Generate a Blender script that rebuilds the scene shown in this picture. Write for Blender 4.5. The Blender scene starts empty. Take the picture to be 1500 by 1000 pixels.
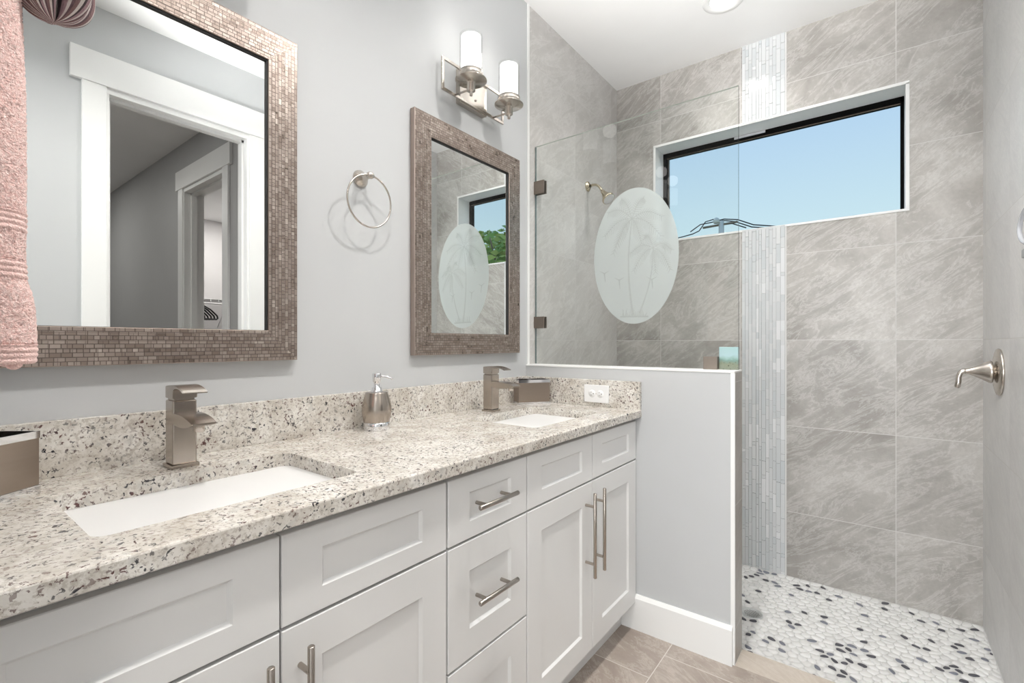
import bpy, bmesh, math, random
import numpy as np
from mathutils import Vector, Matrix
random.seed(7)
C = bpy.context.scene.collection
PI = math.pi

# ------------------------------------------------------------------ camera
cam = bpy.data.cameras.new('camera'); camo = bpy.data.objects.new('camera', cam); C.objects.link(camo)
cam.sensor_width = 36; cam.lens = 696.1/1500*36; cam.shift_y = 2.27/1500
cam.clip_start = 0.02
camo.location = (1.3564, 0, 1.1852); camo.rotation_euler = (PI/2, 0, .6531)
bpy.context.scene.camera = camo

# ------------------------------------------------------------------ world, exposure
sc = bpy.context.scene
sc.view_settings.view_transform = 'Standard'; sc.view_settings.look = 'None'
sc.view_settings.gamma = 1; sc.view_settings.use_curve_mapping = False
sc.view_settings.exposure = 0.0
W = bpy.data.worlds.new('sky'); sc.world = W; W.use_nodes = True
nt = W.node_tree; nt.nodes.clear()
out = nt.nodes.new('ShaderNodeOutputWorld'); bg = nt.nodes.new('ShaderNodeBackground')
tc = nt.nodes.new('ShaderNodeTexCoord'); sp = nt.nodes.new('ShaderNodeSeparateXYZ'); rp = nt.nodes.new('ShaderNodeValToRGB')
nt.links.new(tc.outputs['Generated'], sp.inputs[0]); nt.links.new(sp.outputs['Z'], rp.inputs[0])
nt.links.new(rp.outputs[0], bg.inputs[0]); nt.links.new(bg.outputs[0], out.inputs[0])
el = rp.color_ramp.elements
el[0].position = 0.0; el[0].color = (.70, .82, .86, 1)
el[1].position = 1.0; el[1].color = (.16, .36, .72, 1)
for p_, c_ in ((.18, (.60, .79, .86, 1)), (.36, (.47, .66, .86, 1)), (.6, (.30, .52, .82, 1))):
    e = el.new(p_); e.color = c_
bg.inputs[1].default_value = 1.05

LIGHT = 1.0
def area(name, loc, size, power, rot=(0,0,0), col=(1,.97,.93), shape='DISK', spread=PI):
    l = bpy.data.lights.new(name, 'AREA'); l.shape = shape; l.size = size; l.energy = power*LIGHT; l.color = col; l.spread = spread
    o = bpy.data.objects.new(name, l); C.objects.link(o); o.location = loc; o.rotation_euler = rot
    return o
CEIL = 2.8486
# downlights of shower and closet; aisle, bedroom and hall lamps are unseen, added fill
area('downlight_and_fill', (.77, 2.455, CEIL-.012), .11, 4.2, spread=2.4)
area('downlight_and_fill', (.95, .45, CEIL-.012), .11, 11, spread=2.35)  # unseen lamp added over the aisle to brighten worktop and sinks
area('downlight_and_fill', (.95, 1.35, CEIL-.012), .11, 11, spread=2.35)  # second added aisle lamp, also out of view
# unseen fill lamp, added to brighten the ceiling and flatten the shading
area('ceiling_fill', (1.02, .10, 1.60), .35, 20, (PI-.76, 0, .05), (1, .99, .98), 'DISK', 1.1)
for x, y in ((.4, -1.0), (2.0, -1.0), (.4, -2.6), (2.0, -2.6)):
    area('downlight_and_fill', (x, y, CEIL-.012), .3, 14)  # unseen lamps added so light spills in from the camera side
area('downlight_and_fill', (2.9, .4, CEIL-.012), .11, 10)  # unseen lamp added to brighten the mirrored hall
area('downlight_and_fill', (4.9, .5, CEIL-.012), .11, 12)  # another added lamp, lifts the far part of the hall wall
area('downlight_and_fill', (5.0, 2.6, CEIL-.012), .14, 24)
# unseen light panel added behind the camera as fill through the doorway
area('doorway_fill', (1.2, -3.9, 1.5), 2.2, 140, (PI/2, 0, 0), (.93, .97, 1), 'SQUARE')

# ------------------------------------------------------------------ node helpers
class N:
    def __init__(s, name):
        s.m = bpy.data.materials.new(name); s.m.use_nodes = True; s.t = s.m.node_tree
        s.b = s.t.nodes['Principled BSDF']; s.out = s.t.nodes['Material Output']
    def n(s, ty, **k):
        x = s.t.nodes.new(ty)
        for a, v in k.items(): setattr(x, a, v)
        return x
    def l(s, a, b): s.t.links.new(a, b)
    def put(s, sock, v):
        if isinstance(v, bpy.types.NodeSocket): s.l(v, sock)
        elif v is not None: sock.default_value = v
    def math(s, op, a, b=None, c=None, clamp=False):
        x = s.n('ShaderNodeMath', operation=op, use_clamp=clamp); s.put(x.inputs[0], a); s.put(x.inputs[1], b); s.put(x.inputs[2], c)
        return x.outputs[0]
    def mix(s, f, a, b, blend='MIX'):
        x = s.n('ShaderNodeMix', data_type='RGBA', blend_type=blend); s.put(x.inputs[0], f)
        s.put(x.inputs[6], a if isinstance(a, bpy.types.NodeSocket) else (*a, 1)); s.put(x.inputs[7], b if isinstance(b, bpy.types.NodeSocket) else (*b, 1))
        return x.outputs[2]
    def obj(s):
        return s.n('ShaderNodeTexCoord').outputs['Object']
    def mapping(s, v, scale=(1,1,1), rot=(0,0,0), loc=(0,0,0)):
        x = s.n('ShaderNodeMapping'); s.l(v, x.inputs[0]); x.inputs[1].default_value = loc; x.inputs[2].default_value = rot; x.inputs[3].default_value = scale
        return x.outputs[0]
    def noise(s, v, scale, detail=4, rough=.55, dist=0):
        x = s.n('ShaderNodeTexNoise'); s.put(x.inputs['Vector'], v); x.inputs['Scale'].default_value = scale
        x.inputs['Detail'].default_value = detail; x.inputs['Roughness'].default_value = rough; x.inputs['Distortion'].default_value = dist
        return x.outputs[0]
    def ramp(s, f, pts, interp='LINEAR'):
        x = s.n('ShaderNodeValToRGB'); s.put(x.inputs[0], f); x.color_ramp.interpolation = interp
        e = x.color_ramp.elements
        for i, (p, c) in enumerate(pts):
            q = e[i] if i < 2 else e.new(p)
            q.position = p; q.color = (*c, 1) if len(c) == 3 else c
        return x.outputs[0]
    def step(s, f, lo, hi):
        x = s.n('ShaderNodeMapRange'); s.put(x.inputs[0], f); x.inputs[1].default_value = lo; x.inputs[2].default_value = hi
        return x.outputs[0]
    def bump(s, h, strength=.3, dist=.002):
        x = s.n('ShaderNodeBump'); x.inputs['Strength'].default_value = strength; x.inputs['Distance'].default_value = dist
        s.l(h, x.inputs['Height']); s.l(x.outputs[0], s.b.inputs['Normal'])
    def set(s, col=None, rough=None, metal=None, **k):
        if col is not None: s.put(s.b.inputs['Base Color'], col if isinstance(col, bpy.types.NodeSocket) else (*col, 1))
        if rough is not None: s.put(s.b.inputs['Roughness'], rough)
        if metal is not None: s.put(s.b.inputs['Metallic'], metal)
        for a, v in k.items(): s.put(s.b.inputs[a.replace('_', ' ')], v)
        return s.m

def paint(name, col, rough=.5, bump=.0):
    a = N(name); v = a.obj(); n_ = a.noise(v, 3, 2)
    c = a.mix(a.step(n_, .35, .7), tuple(x*.975 for x in col), col)
    if bump: a.bump(a.noise(v, 260, 2), bump, .001)
    return a.set(c, rough)
def metal(name, col, rough, brushed=None, metallic=1):
    a = N(name); v = a.obj()
    if brushed:
        n_ = a.noise(a.mapping(v, scale=brushed), 6, 4)
        c = a.mix(n_, tuple(x*.93 for x in col), tuple(min(1, x*1.06) for x in col))
        r = rough
    else:
        n_ = a.noise(v, 30, 2); c = a.mix(n_, tuple(x*.96 for x in col), col); r = rough
    return a.set(c, r, metallic)

M = {}
M['wall_paint'] = paint('light grey wall paint', (.545, .556, .562), .6, .05)
M['ceiling_paint'] = paint('white ceiling paint', (.90, .90, .895), .7)
M['hall_paint'] = paint('hall wall paint', (.45, .45, .45), .6)
M['closet_paint'] = paint('closet wall paint', (.62, .60, .60), .6)
M['cabinet'] = paint('white cabinet lacquer', (.78, .78, .775), .35)
M['cabinet_inside'] = paint('cabinet shadow gap board', (.62, .62, .6), .6)
M['trim'] = paint('white trim paint', (.86, .86, .85), .35)
M['edge_trim'] = paint('white edge profile', (.88, .88, .87), .4)
M['porcelain'] = N('sink porcelain').set((.78, .785, .785), .08)
M['plastic_white'] = N('white plastic').set((.85, .85, .85), .3)
M['dark'] = N('dark slot').set((.02, .02, .02), .6)
M['black_frame'] = N('black window frame').set((.004, .004, .004), .9, Specular_IOR_Level=.1)
M['bronze_line'] = metal('dark bronze strip', (.20, .16, .13), .4)
M['latch'] = metal('light latch metal', (.62, .62, .66), .45, metallic=.3)
M['nickel_v'] = metal('brushed nickel', (.44, .39, .345), .24, (14, 14, .3))
M['nickel_h'] = metal('brushed nickel pull', (.40, .365, .33), .28, (40, 1, 40))
M['nickel_light'] = metal('satin nickel', (.58, .535, .485), .25, (20, 20, 20))
M['bronze_clip'] = metal('dull nickel clip', (.24, .205, .175), .45, (20, 20, 20))
M['chrome'] = N('chrome').set((.8, .8, .82), .06, 1)
M['mirror'] = N('mirror silver').set((.88, .90, .895), .0, 1)
M['champagne'] = metal('champagne metal panel', (.38, .315, .265), .3, (2, 2, 14))
M['gold_nickel'] = metal('warm nickel', (.62, .55, .42), .2)
M['steel'] = metal('drain steel', (.66, .68, .68), .5, metallic=.7)
M['grout'] = paint('white grout', (.70, .70, .69), .8)
M['black_plastic'] = N('black hanger plastic').set((.006, .006, .007), .4)
M['wire_white'] = N('white coated wire').set((.8, .8, .8), .4)

def tile(name, axis, u0, z0, size, c_lo, c_hi, vein, grout, seed=0, usize=None, stagger=None, rough=.38):
    a = N(name); v = a.obj(); s = a.n('ShaderNodeSeparateXYZ'); a.l(v, s.inputs[0])
    if axis == 'floor': U, V = s.outputs['X'], s.outputs['Y']
    else: U, V = s.outputs[axis], s.outputs['Z']
    us = usize or size
    u = a.math('DIVIDE', a.math('SUBTRACT', U, u0), us)
    w = a.math('DIVIDE', a.math('SUBTRACT', V, z0), size)
    iu = a.math('FLOOR', u)
    if stagger: w = a.math('ADD', w, a.math('MULTIPLY', iu, stagger))
    iw = a.math('FLOOR', w)
    fu = a.math('ABSOLUTE', a.math('SUBTRACT', a.math('FRACT', a.math('ADD', u, .5)), .5))
    fw = a.math('ABSOLUTE', a.math('SUBTRACT', a.math('FRACT', a.math('ADD', w, .5)), .5))
    d = a.math('MINIMUM', a.math('MULTIPLY', fu, us), a.math('MULTIPLY', fw, size))
    g = a.step(d, .0019, .0010)
    cb = a.n('ShaderNodeCombineXYZ'); a.l(iu, cb.inputs[0]); a.l(iw, cb.inputs[1]); cb.inputs[2].default_value = seed
    wn = a.n('ShaderNodeTexWhiteNoise', noise_dimensions='3D'); a.l(cb.outputs[0], wn.inputs['Vector'])
    vm = a.n('ShaderNodeVectorMath', operation='MULTIPLY_ADD'); a.l(wn.outputs['Color'], vm.inputs[0]); vm.inputs[1].default_value = (7, 7, 7); a.l(v, vm.inputs[2])
    p = vm.outputs[0]
    big = a.noise(p, 3.2, 6, .6, .6)
    rot = (0, .62, 0) if axis == 'X' else (-.62, 0, 0) if axis == 'Y' else (0, 0, .6)
    pr0 = a.mapping(p, rot=rot)
    st = a.mapping(pr0, scale=(1.6, 1.6, 6) if axis != 'floor' else (1.6, 5, 2))
    ve = a.noise(st, 2.0, 10, .74, .7)
    fine = a.noise(p, 70, 3, .6)
    base = a.mix(a.step(big, .32, .68), c_lo, c_hi)
    vl = a.step(a.math('ABSOLUTE', a.math('SUBTRACT', ve, .5)), .035, .0)
    base = a.mix(a.math('MULTIPLY', vl, .38), base, vein)
    vd = a.step(ve, .54, .70)
    base = a.mix(a.math('MULTIPLY', vd, .42), base, tuple(x*.85 for x in c_lo))
    base = a.mix(a.math('MULTIPLY', a.step(fine, .35, .7), .22), base, tuple(x*.86 for x in c_lo))
    tv = a.math('MULTIPLY_ADD', wn.outputs['Value'], .10, .95)
    tvc = a.n('ShaderNodeCombineXYZ')
    for i in range(3): a.l(tv, tvc.inputs[i])
    base = a.mix(1.0, base, tvc.outputs[0], 'MULTIPLY')
    col = a.mix(g, base, grout)
    h = a.math('SUBTRACT', a.math('MULTIPLY', ve, .25), g)
    a.bump(h, .25, .0015)
    return a.set(col, a.math('MULTIPLY_ADD', g, .4, rough))
ROW = 1.2012; TS = .4568
SL, SH, SV = (.31, .29, .265), (.545, .525, .495), (.76, .75, .73)
GR = (.64, .63, .61)
M['tile_back_left'] = tile('grey stone tile back wall left', 'X', .2948, ROW, TS, SL, SH, SV, GR, 1)
M['tile_back_right'] = tile('grey stone tile back wall right', 'X', .9769, ROW, TS, SL, SH, SV, GR, 2)
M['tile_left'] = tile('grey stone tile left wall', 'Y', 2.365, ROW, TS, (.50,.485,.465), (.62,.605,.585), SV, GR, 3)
M['tile_right_lit'] = tile('grey stone tile right wall', 'Y', 2.39, ROW, TS, (.60,.595,.59), (.70,.695,.69), SV, GR, 4)  # same grey stone, colour lightened because this wall looks lit
M['tile_end'] = tile('grey stone tile partition', 'Y', 1.80, ROW-TS*1.35, TS, (.36,.34,.32), (.45,.43,.40), (.56,.54,.51), GR, 5)
M['tile_sill'] = tile('partition shower side tile', 'X', .03, ROW, TS, SL, SH, SV, GR, 6)
M['tile_floor'] = tile('beige stone floor tile', 'floor', .72, 1.784, .61, (.29,.24,.205), (.46,.40,.35), (.62,.57,.52), (.66,.63,.59), 8, usize=.4568, stagger=-.25)
M['tile_threshold'] = tile('beige stone threshold tile', 'floor', .945, 1.0, 4.0, (.53,.46,.39), (.63,.57,.50), (.72,.67,.61), (.66,.63,.59), 9, usize=.61)

def granite():
    a = N('speckled cream granite'); v = a.obj()
    w = a.noise(v, 9, 3, .6)
    base = a.mix(a.step(a.noise(v, 14, 5, .65, .4), .35, .65), (.55, .51, .45), (.79, .765, .72))
    base = a.mix(a.math('MULTIPLY', a.step(a.noise(v, 120, 4, .7), .49, .60), .65), base, (.42, .375, .32))
    base = a.mix(a.math('MULTIPLY', a.step(a.noise(a.mapping(v, loc=(3, 1, 7)), 60, 4, .6, .6), .60, .66), .6), base, (.34, .29, .26))
    # cloudy grey quartz
    base = a.mix(a.math('MULTIPLY', a.step(a.noise(a.mapping(v, loc=(9, 4, 2)), 38, 3, .5, .3), .60, .68), .5), base, (.50, .49, .46))
    dk = a.step(a.noise(a.mapping(v, loc=(5, 2, 1)), 135, 3, .55, .5), .582, .608)
    dens = a.step(a.noise(a.mapping(v, loc=(1, 8, 3)), 14, 3, .6), .30, .60)
    dk = a.math('MULTIPLY', dk, a.math('MULTIPLY_ADD', dens, .75, .25))
    big = a.step(a.noise(a.mapping(v, loc=(2, 6, 8)), 58, 4, .62, .8), .645, .67)
    dk = a.math('MAXIMUM', dk, big)
    red = a.step(a.noise(v, 30, 1), .45, .6)
    dc = a.mix(red, (.025, .025, .032), (.11, .05, .045))
    col = a.mix(dk, base, dc)
    return a.set(col, .16)
M['granite'] = granite()

def frame_mat(name, along):   # small embossed bricks, long side along the member
    a = N(name); v = a.obj(); s = a.n('ShaderNodeSeparateXYZ'); a.l(v, s.inputs[0])
    cb = a.n('ShaderNodeCombineXYZ')
    a.l(s.outputs['Y' if along == 'Y' else 'Z'], cb.inputs[0]); a.l(s.outputs['Z' if along == 'Y' else 'Y'], cb.inputs[1])
    def brick(w, h, off, freq, sq, sqf, mort):
        b = a.n('ShaderNodeTexBrick', offset=off, offset_frequency=freq, squash=sq, squash_frequency=sqf)
        a.l(cb.outputs[0], b.inputs['Vector']); b.inputs['Scale'].default_value = 1
        b.inputs['Brick Width'].default_value = w; b.inputs['Row Height'].default_value = h
        b.inputs['Mortar Size'].default_value = mort; b.inputs['Mortar Smooth'].default_value = .3; b.inputs['Bias'].default_value = 0
        b.inputs['Color1'].default_value = (0, 0, 0, 1); b.inputs['Color2'].default_value = (1, 1, 1, 1); b.inputs['Mortar'].default_value = (.5, .5, .5, 1)
        return b
    b1 = brick(.0175, .0092, .37, 2, .6, 3, .0008)
    b2 = brick(.041, .0176, .5, 3, .7, 2, .0007)
    mort = a.math('MAXIMUM', b1.outputs['Fac'], a.math('MULTIPLY', b2.outputs['Fac'], .6))
    val = a.math('ADD', a.math('MULTIPLY', b1.outputs['Color'], .65), a.math('MULTIPLY', b2.outputs['Color'], .35))
    col = a.ramp(val, [(0, (.25, .195, .165)), (1, (.60, .53, .47)), (.5, (.38, .315, .275)), (.82, (.46, .39, .345))])
    col = a.mix(a.math('MULTIPLY', mort, .8), col, (.12, .095, .085))
    h = a.math('SUBTRACT', a.math('MULTIPLY', val, .8), mort)
    a.bump(h, 1.0, .005)
    return a.set(col, a.math('MULTIPLY_ADD', val, .15, .26), .8)
M['frame_y'] = frame_mat('embossed pewter rail', 'Y'); M['frame_z'] = frame_mat('embossed pewter stile', 'Z')
M['frame_side'] = metal('pewter frame side', (.40, .33, .29), .38)

def thin_glass(name, tint=(.97, .985, .98), refl=1.0):
    a = N(name); a.t.nodes.remove(a.b)
    tr = a.n('ShaderNodeBsdfTransparent'); tr.inputs[0].default_value = (*tint, 1)
    gl = a.n('ShaderNodeBsdfGlossy'); gl.inputs['Roughness'].default_value = 0.0
    fr = a.n('ShaderNodeFresnel'); fr.inputs[0].default_value = 1.45
    geo = a.n('ShaderNodeNewGeometry')
    mx = a.n('ShaderNodeMixShader')
    f = a.math('MULTIPLY', fr.outputs[0], a.math('SUBTRACT', 1.0, geo.outputs['Backfacing']))
    a.l(a.math('MULTIPLY', f, refl), mx.inputs[0]); a.l(tr.outputs[0], mx.inputs[1]); a.l(gl.outputs[0], mx.inputs[2]); a.l(mx.outputs[0], a.out.inputs[0])
    return a.m
M['glass'] = thin_glass('clear shower glass', (.975, .985, .98), 1.1)
M['pane'] = thin_glass('window glass', (.98, .99, .985), .04)
M['clear_sleeve'] = thin_glass('clear glass sleeve', (.98, .985, .985), 1)
g_ = N('green glass edge'); M['glass_edge'] = g_.set((.09, .14, .14), .1)
g_ = N('light glass edge'); M['glass_edge_top'] = g_.set((.62, .68, .62), .15)

def frost():
    a = N('etched frosting'); a.t.nodes.remove(a.b)
    at = a.n('ShaderNodeAttribute', attribute_name='etch', attribute_type='GEOMETRY')
    tr = a.n('ShaderNodeBsdfTransparent'); tr.inputs[0].default_value = (.95, .98, .975, 1)
    df = a.n('ShaderNodeBsdfDiffuse'); df.inputs[0].default_value = (.66, .71, .70, 1)
    tl = a.n('ShaderNodeBsdfTranslucent'); tl.inputs[0].default_value = (.68, .73, .72, 1)
    m1 = a.n('ShaderNodeMixShader'); m1.inputs[0].default_value = .5
    a.l(df.outputs[0], m1.inputs[1]); a.l(tl.outputs[0], m1.inputs[2])
    m2 = a.n('ShaderNodeMixShader'); a.l(a.math('MULTIPLY_ADD', at.outputs['Fac'], -.21, .88), m2.inputs[0])
    a.l(tr.outputs[0], m2.inputs[1]); a.l(m1.outputs[0], m2.inputs[2]); a.l(m2.outputs[0], a.out.inputs[0])
    return a.m
M['frost'] = frost()

def emis(name, col, s):
    a = N(name); a.b.inputs['Emission Color'].default_value = (*col, 1); a.b.inputs['Emission Strength'].default_value = s
    return a.set(col, .4)
M['lamp_lens'] = emis('glowing downlight lens', (1, .98, .95), 6)
def shade_mat():
    a = N('frosted lamp glass'); v = a.obj(); s = a.n('ShaderNodeSeparateXYZ'); a.l(v, s.inputs[0])
    a.b.inputs['Emission Color'].default_value = (1, .98, .95, 1)
    a.b.inputs['Emission Strength'].default_value = SHADE_E
    return a.set((.85, .85, .85), .35)
SHADE_E = 1.7
M['shade'] = shade_mat()

def terry(name, c1, c2):
    a = N(name); v = a.obj(); n_ = a.noise(v, 300, 3, .6)
    col = a.mix(a.step(n_, .35, .65), c1, c2)
    n2 = a.noise(v, 420, 2, .5, .5)
    a.bump(n2, .9, .004)
    return a.set(col, .95, Sheen_Weight=.25)
M['terry'] = terry('pink terry cloth', (.88, .55, .50), (1.0, .76, .71))
M['terry_hem'] = terry('pink hem cloth', (.93, .62, .57), (.97, .69, .64))
def striped():
    a = N('striped brown and cream cloth')
    at = a.n('ShaderNodeAttribute', attribute_name='stripe', attribute_type='GEOMETRY')
    f = a.math('FRACT', a.math('MULTIPLY', at.outputs['Fac'], 6))
    col = a.ramp(f, [(0, (.22, .13, .13)), (.22, (.66, .60, .57)), (.40, (.07, .05, .055)), (.52, (.34, .22, .24)), (.7, (.60, .53, .51)), (.84, (.13, .08, .09))], 'CONSTANT')
    a.bump(a.noise(a.obj(), 500, 2), .8, .003)
    return a.set(col, .95)
M['striped'] = striped()
def beach():
    a = N('seaside picture glass'); v = a.obj(); s = a.n('ShaderNodeSeparateXYZ'); a.l(v, s.inputs[0])
    z = a.math('DIVIDE', a.math('SUBTRACT', s.outputs['Z'], 1.083), .088)
    z = a.math('ADD', z, a.math('MULTIPLY', a.math('SUBTRACT', a.noise(v, 45, 4), .5), .35))
    col = a.ramp(z, [(0, (.36, .38, .30)), (1, (.46, .64, .66)), (.25, (.30, .32, .24)), (.38, (.24, .37, .33)), (.48, (.36, .52, .50)), (.62, (.50, .66, .70))])
    sp_ = a.step(a.noise(v, 160, 3), .6, .66)
    col = a.mix(a.math('MULTIPLY', sp_, a.step(z, .45, .2)), col, (.10, .11, .08))
    return a.set(col, .1)
M['beach'] = beach()
M['leaf'] = paint('mid green leaf', (.20, .36, .06), .6)  # plain leaf green, mixed at random with the paler one
M['leaf_light'] = paint('pale green leaf', (.42, .52, .12), .6)
M['bark'] = paint('tree bark', (.25, .2, .15), .9)
M['pole_wood'] = paint('weathered pole', (.75, .72, .66), .8)
M['cable'] = N('black cable').set((.03, .03, .03), .6)
M['earth'] = paint('dry grass ground', (.30, .33, .2), 1)
M['grey_plastic'] = N('grey plastic').set((.30, .31, .32), .4)
a_ = N('clear soft plastic'); M['clear_plastic'] = a_.set((.66, .68, .72), .12, Alpha=.75)
M['pebble'] = [N('white pebble').set((.84, .84, .835), .45), N('off white pebble').set((.80, .80, .79), .45), N('pale grey pebble').set((.75, .75, .745), .45)]
M['pebble_dark'] = [N('dark pebble').set((.075, .075, .09), .4), N('slate pebble').set((.19, .20, .24), .4)]
M['mosaic'] = [N('white marble strip').set((.69, .705, .71), .1), N('pale glass strip').set((.63, .655, .665), .08), N('silver marble strip').set((.66, .675, .685), .12), N('bright glass strip').set((.77, .78, .79), .06), N('grey glass strip').set((.61, .64, .655), .1)]

# ------------------------------------------------------------------ mesh helpers
def box(bm, x0, x1, y0, y1, z0, z1, bev=0, mi=0, seg=2):
    r = bmesh.ops.create_cube(bm, size=1)
    vs = r['verts']
    for v in vs:
        v.co = Vector(((x0+x1)/2+v.co.x*(x1-x0), (y0+y1)/2+v.co.y*(y1-y0), (z0+z1)/2+v.co.z*(z1-z0)))
    fs = set(f for v in vs for f in v.link_faces)
    for f in fs: f.material_index = mi
    if bev:
        es = list(set(e for v in vs for e in v.link_edges))
        bmesh.ops.bevel(bm, geom=es, offset=bev, segments=seg, affect='EDGES', profile=.5)
    return bm
def B(*a, **k):
    return box(bmesh.new(), *a, **k)
def frame_of(d):
    d = Vector(d).normalized(); u = Vector((0, 0, 1)) if abs(d.z) < .9 else Vector((1, 0, 0))
    a = d.cross(u).normalized(); return a, d.cross(a).normalized()
def tube(bm, pts, r, n=12, cap=True, mi=0, closed=False):
    pts = [Vector(p) for p in pts]; rings = []
    rr = r if isinstance(r, (list, tuple)) else [r]*len(pts)
    pa = None; L = len(pts)
    for i, p in enumerate(pts):
        if closed: d = pts[(i+1) % L]-pts[i-1]
        else: d = pts[min(i+1, L-1)]-pts[max(i-1, 0)]
        d.normalize()
        if pa is None: a, b = frame_of(d)
        else:
            a = (pa - d*pa.dot(d)).normalized(); b = d.cross(a).normalized()
        pa = a
        rings.append([bm.verts.new(p+(a*math.cos(2*PI*k/n)+b*math.sin(2*PI*k/n))*rr[i]) for k in range(n)])
    cnt = L if closed else L-1
    for i in range(cnt):
        A, Bq = rings[i], rings[(i+1) % L]
        for k in range(n):
            f = bm.faces.new((A[k], A[(k+1) % n], Bq[(k+1) % n], Bq[k])); f.smooth = True; f.material_index = mi
    if cap and not closed:
        for R in (rings[0][::-1], rings[-1]):
            f = bm.faces.new(R); f.material_index = mi
    return bm
def lathe(bm, prof, origin, axis=(0, 0, 1), n=40, mi=0, smooth=True):
    """prof: list of (radius, height along axis)"""
    o = Vector(origin); d = Vector(axis).normalized(); a, b = frame_of(d); rings = []
    for r, h in prof:
        if r < 1e-6: rings.append([bm.verts.new(o+d*h)])
        else: rings.append([bm.verts.new(o+d*h+(a*math.cos(2*PI*k/n)+b*math.sin(2*PI*k/n))*r) for k in range(n)])
    for i in range(len(rings)-1):
        A, Q = rings[i], rings[i+1]
        for k in range(n):
            k2 = (k+1) % n
            vs = []
            for w in (A[k % len(A)], A[k2 % len(A)], Q[k2 % len(Q)], Q[k % len(Q)]):
                if w not in vs: vs.append(w)
            if len(vs) > 2:
                f = bm.faces.new(vs); f.smooth = smooth; f.material_index = mi
    return bm
def prism(bm, poly, axis, lo, hi, mi=0, bev=0):
    """poly in the two other axes (order x,y,z without axis)"""
    def P(p, t):
        return Vector((t, p[0], p[1])) if axis == 'x' else Vector((p[0], t, p[1])) if axis == 'y' else Vector((p[0], p[1], t))
    A = [bm.verts.new(P(p, lo)) for p in poly]; Q = [bm.verts.new(P(p, hi)) for p in poly]; n = len(poly); fs = []
    fs.append(bm.faces.new(A[::-1])); fs.append(bm.faces.new(Q))
    for k in range(n): fs.append(bm.faces.new((A[k], A[(k+1) % n], Q[(k+1) % n], Q[k])))
    for f in fs: f.material_index = mi
    if bev:
        es = list(set(e for f in fs for e in f.edges))
        bmesh.ops.bevel(bm, geom=es, offset=bev, segments=2, affect='EDGES')
    return bm
BASE = {}
def obj(name, bm, mats, parent=None, smooth_angle=None):
    bmesh.ops.recalc_face_normals(bm, faces=bm.faces[:])
    me = bpy.data.meshes.new(name)
    off = BASE.get(parent.name, Vector((0, 0, 0))) if parent else Vector((0, 0, 0))
    if parent: bmesh.ops.translate(bm, verts=bm.verts[:], vec=-off)
    bm.to_mesh(me); bm.free()
    for m in (mats if isinstance(mats, (list, tuple)) else [mats]): me.materials.append(m)
    o = bpy.data.objects.new(name, me); C.objects.link(o)
    if parent: o.parent = parent; BASE[o.name] = off
    return o
def thing(name, label, cat, loc, group=None):
    o = bpy.data.objects.new(name, None); C.objects.link(o); o.location = loc; o.empty_display_size = .05
    BASE[o.name] = Vector(loc); o['label'] = label; o['category'] = cat
    if group: o['group'] = group
    return o
def tag(o, label, cat, group=None, kind=None):
    o['label'] = label; o['category'] = cat
    if group: o['group'] = group
    if kind: o['kind'] = kind
    return o
def struct(name, bm, mats, parent=None, label=None):
    o = obj(name, bm, mats, parent)
    if not parent: o['kind'] = 'structure'
    if label: o['label'] = label
    return o
def sroot(name, loc):
    o = bpy.data.objects.new(name, None); C.objects.link(o); o.location = loc; BASE[o.name] = Vector(loc); o['kind'] = 'structure'
    return o
def copy_tree(o, loc=None, label=None, rotz=None):
    def cp(s, par):
        c = s.copy(); C.objects.link(c)
        if par: c.parent = par; c.matrix_parent_inverse = s.matrix_parent_inverse.copy()
        for ch in [q for q in C.objects if q.parent == s and q != c]: cp(ch, c)
        return c
    c = cp(o, None)
    if loc is not None: c.location = loc
    if rotz is not None: c.rotation_euler = (0, 0, rotz)
    if label: c['label'] = label
    return c

# ------------------------------------------------------------------ room shell
YP, YPE, XE, ZP = 1.885, 2.004, .945, 1.082
YB, XR = 2.9116, 1.731
SF = -.0524                      # shower floor
YT = 1.91                        # tile start on the left wall
bm = bmesh.new(); box(bm, -.12, 0, -.13, YT-.012, -.05, 3.0)
struct('wall_left', bm, M['wall_paint'], label='light grey painted wall behind the vanity')
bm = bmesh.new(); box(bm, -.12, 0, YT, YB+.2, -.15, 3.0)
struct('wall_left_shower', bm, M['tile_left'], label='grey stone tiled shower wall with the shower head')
struct('trim_1', B(-.12, .004, YT-.0155, YT, ZP, CEIL), M['edge_trim'])
# back wall with window hole
WX0, WX1, WZ0, WZ1 = .26, 1.471, 1.8185, 2.411
bm = bmesh.new()
MX0, MX1 = .7594, .977
def back_piece(x0, x1, z0, z1):
    for a, b, mi in ((-.12, MX0, 0), (MX0, MX1, 1), (MX1, 2.0, 2)):
        p, q = max(a, x0), min(b, x1)
        if q-p > 1e-4: box(bm, p, q, YB, YB+.2, z0, z1, mi=mi)
back_piece(-.12, 2.0, -.15, WZ0); back_piece(-.12, 2.0, WZ1, 3.0); back_piece(-.12, WX0, WZ0, WZ1); back_piece(WX1, 2.0, WZ0, WZ1)
wb = struct('wall_back', bm, [M['tile_back_left'], M['grout'], M['tile_back_right']], label='grey stone tiled shower back wall with mosaic strip')
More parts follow.
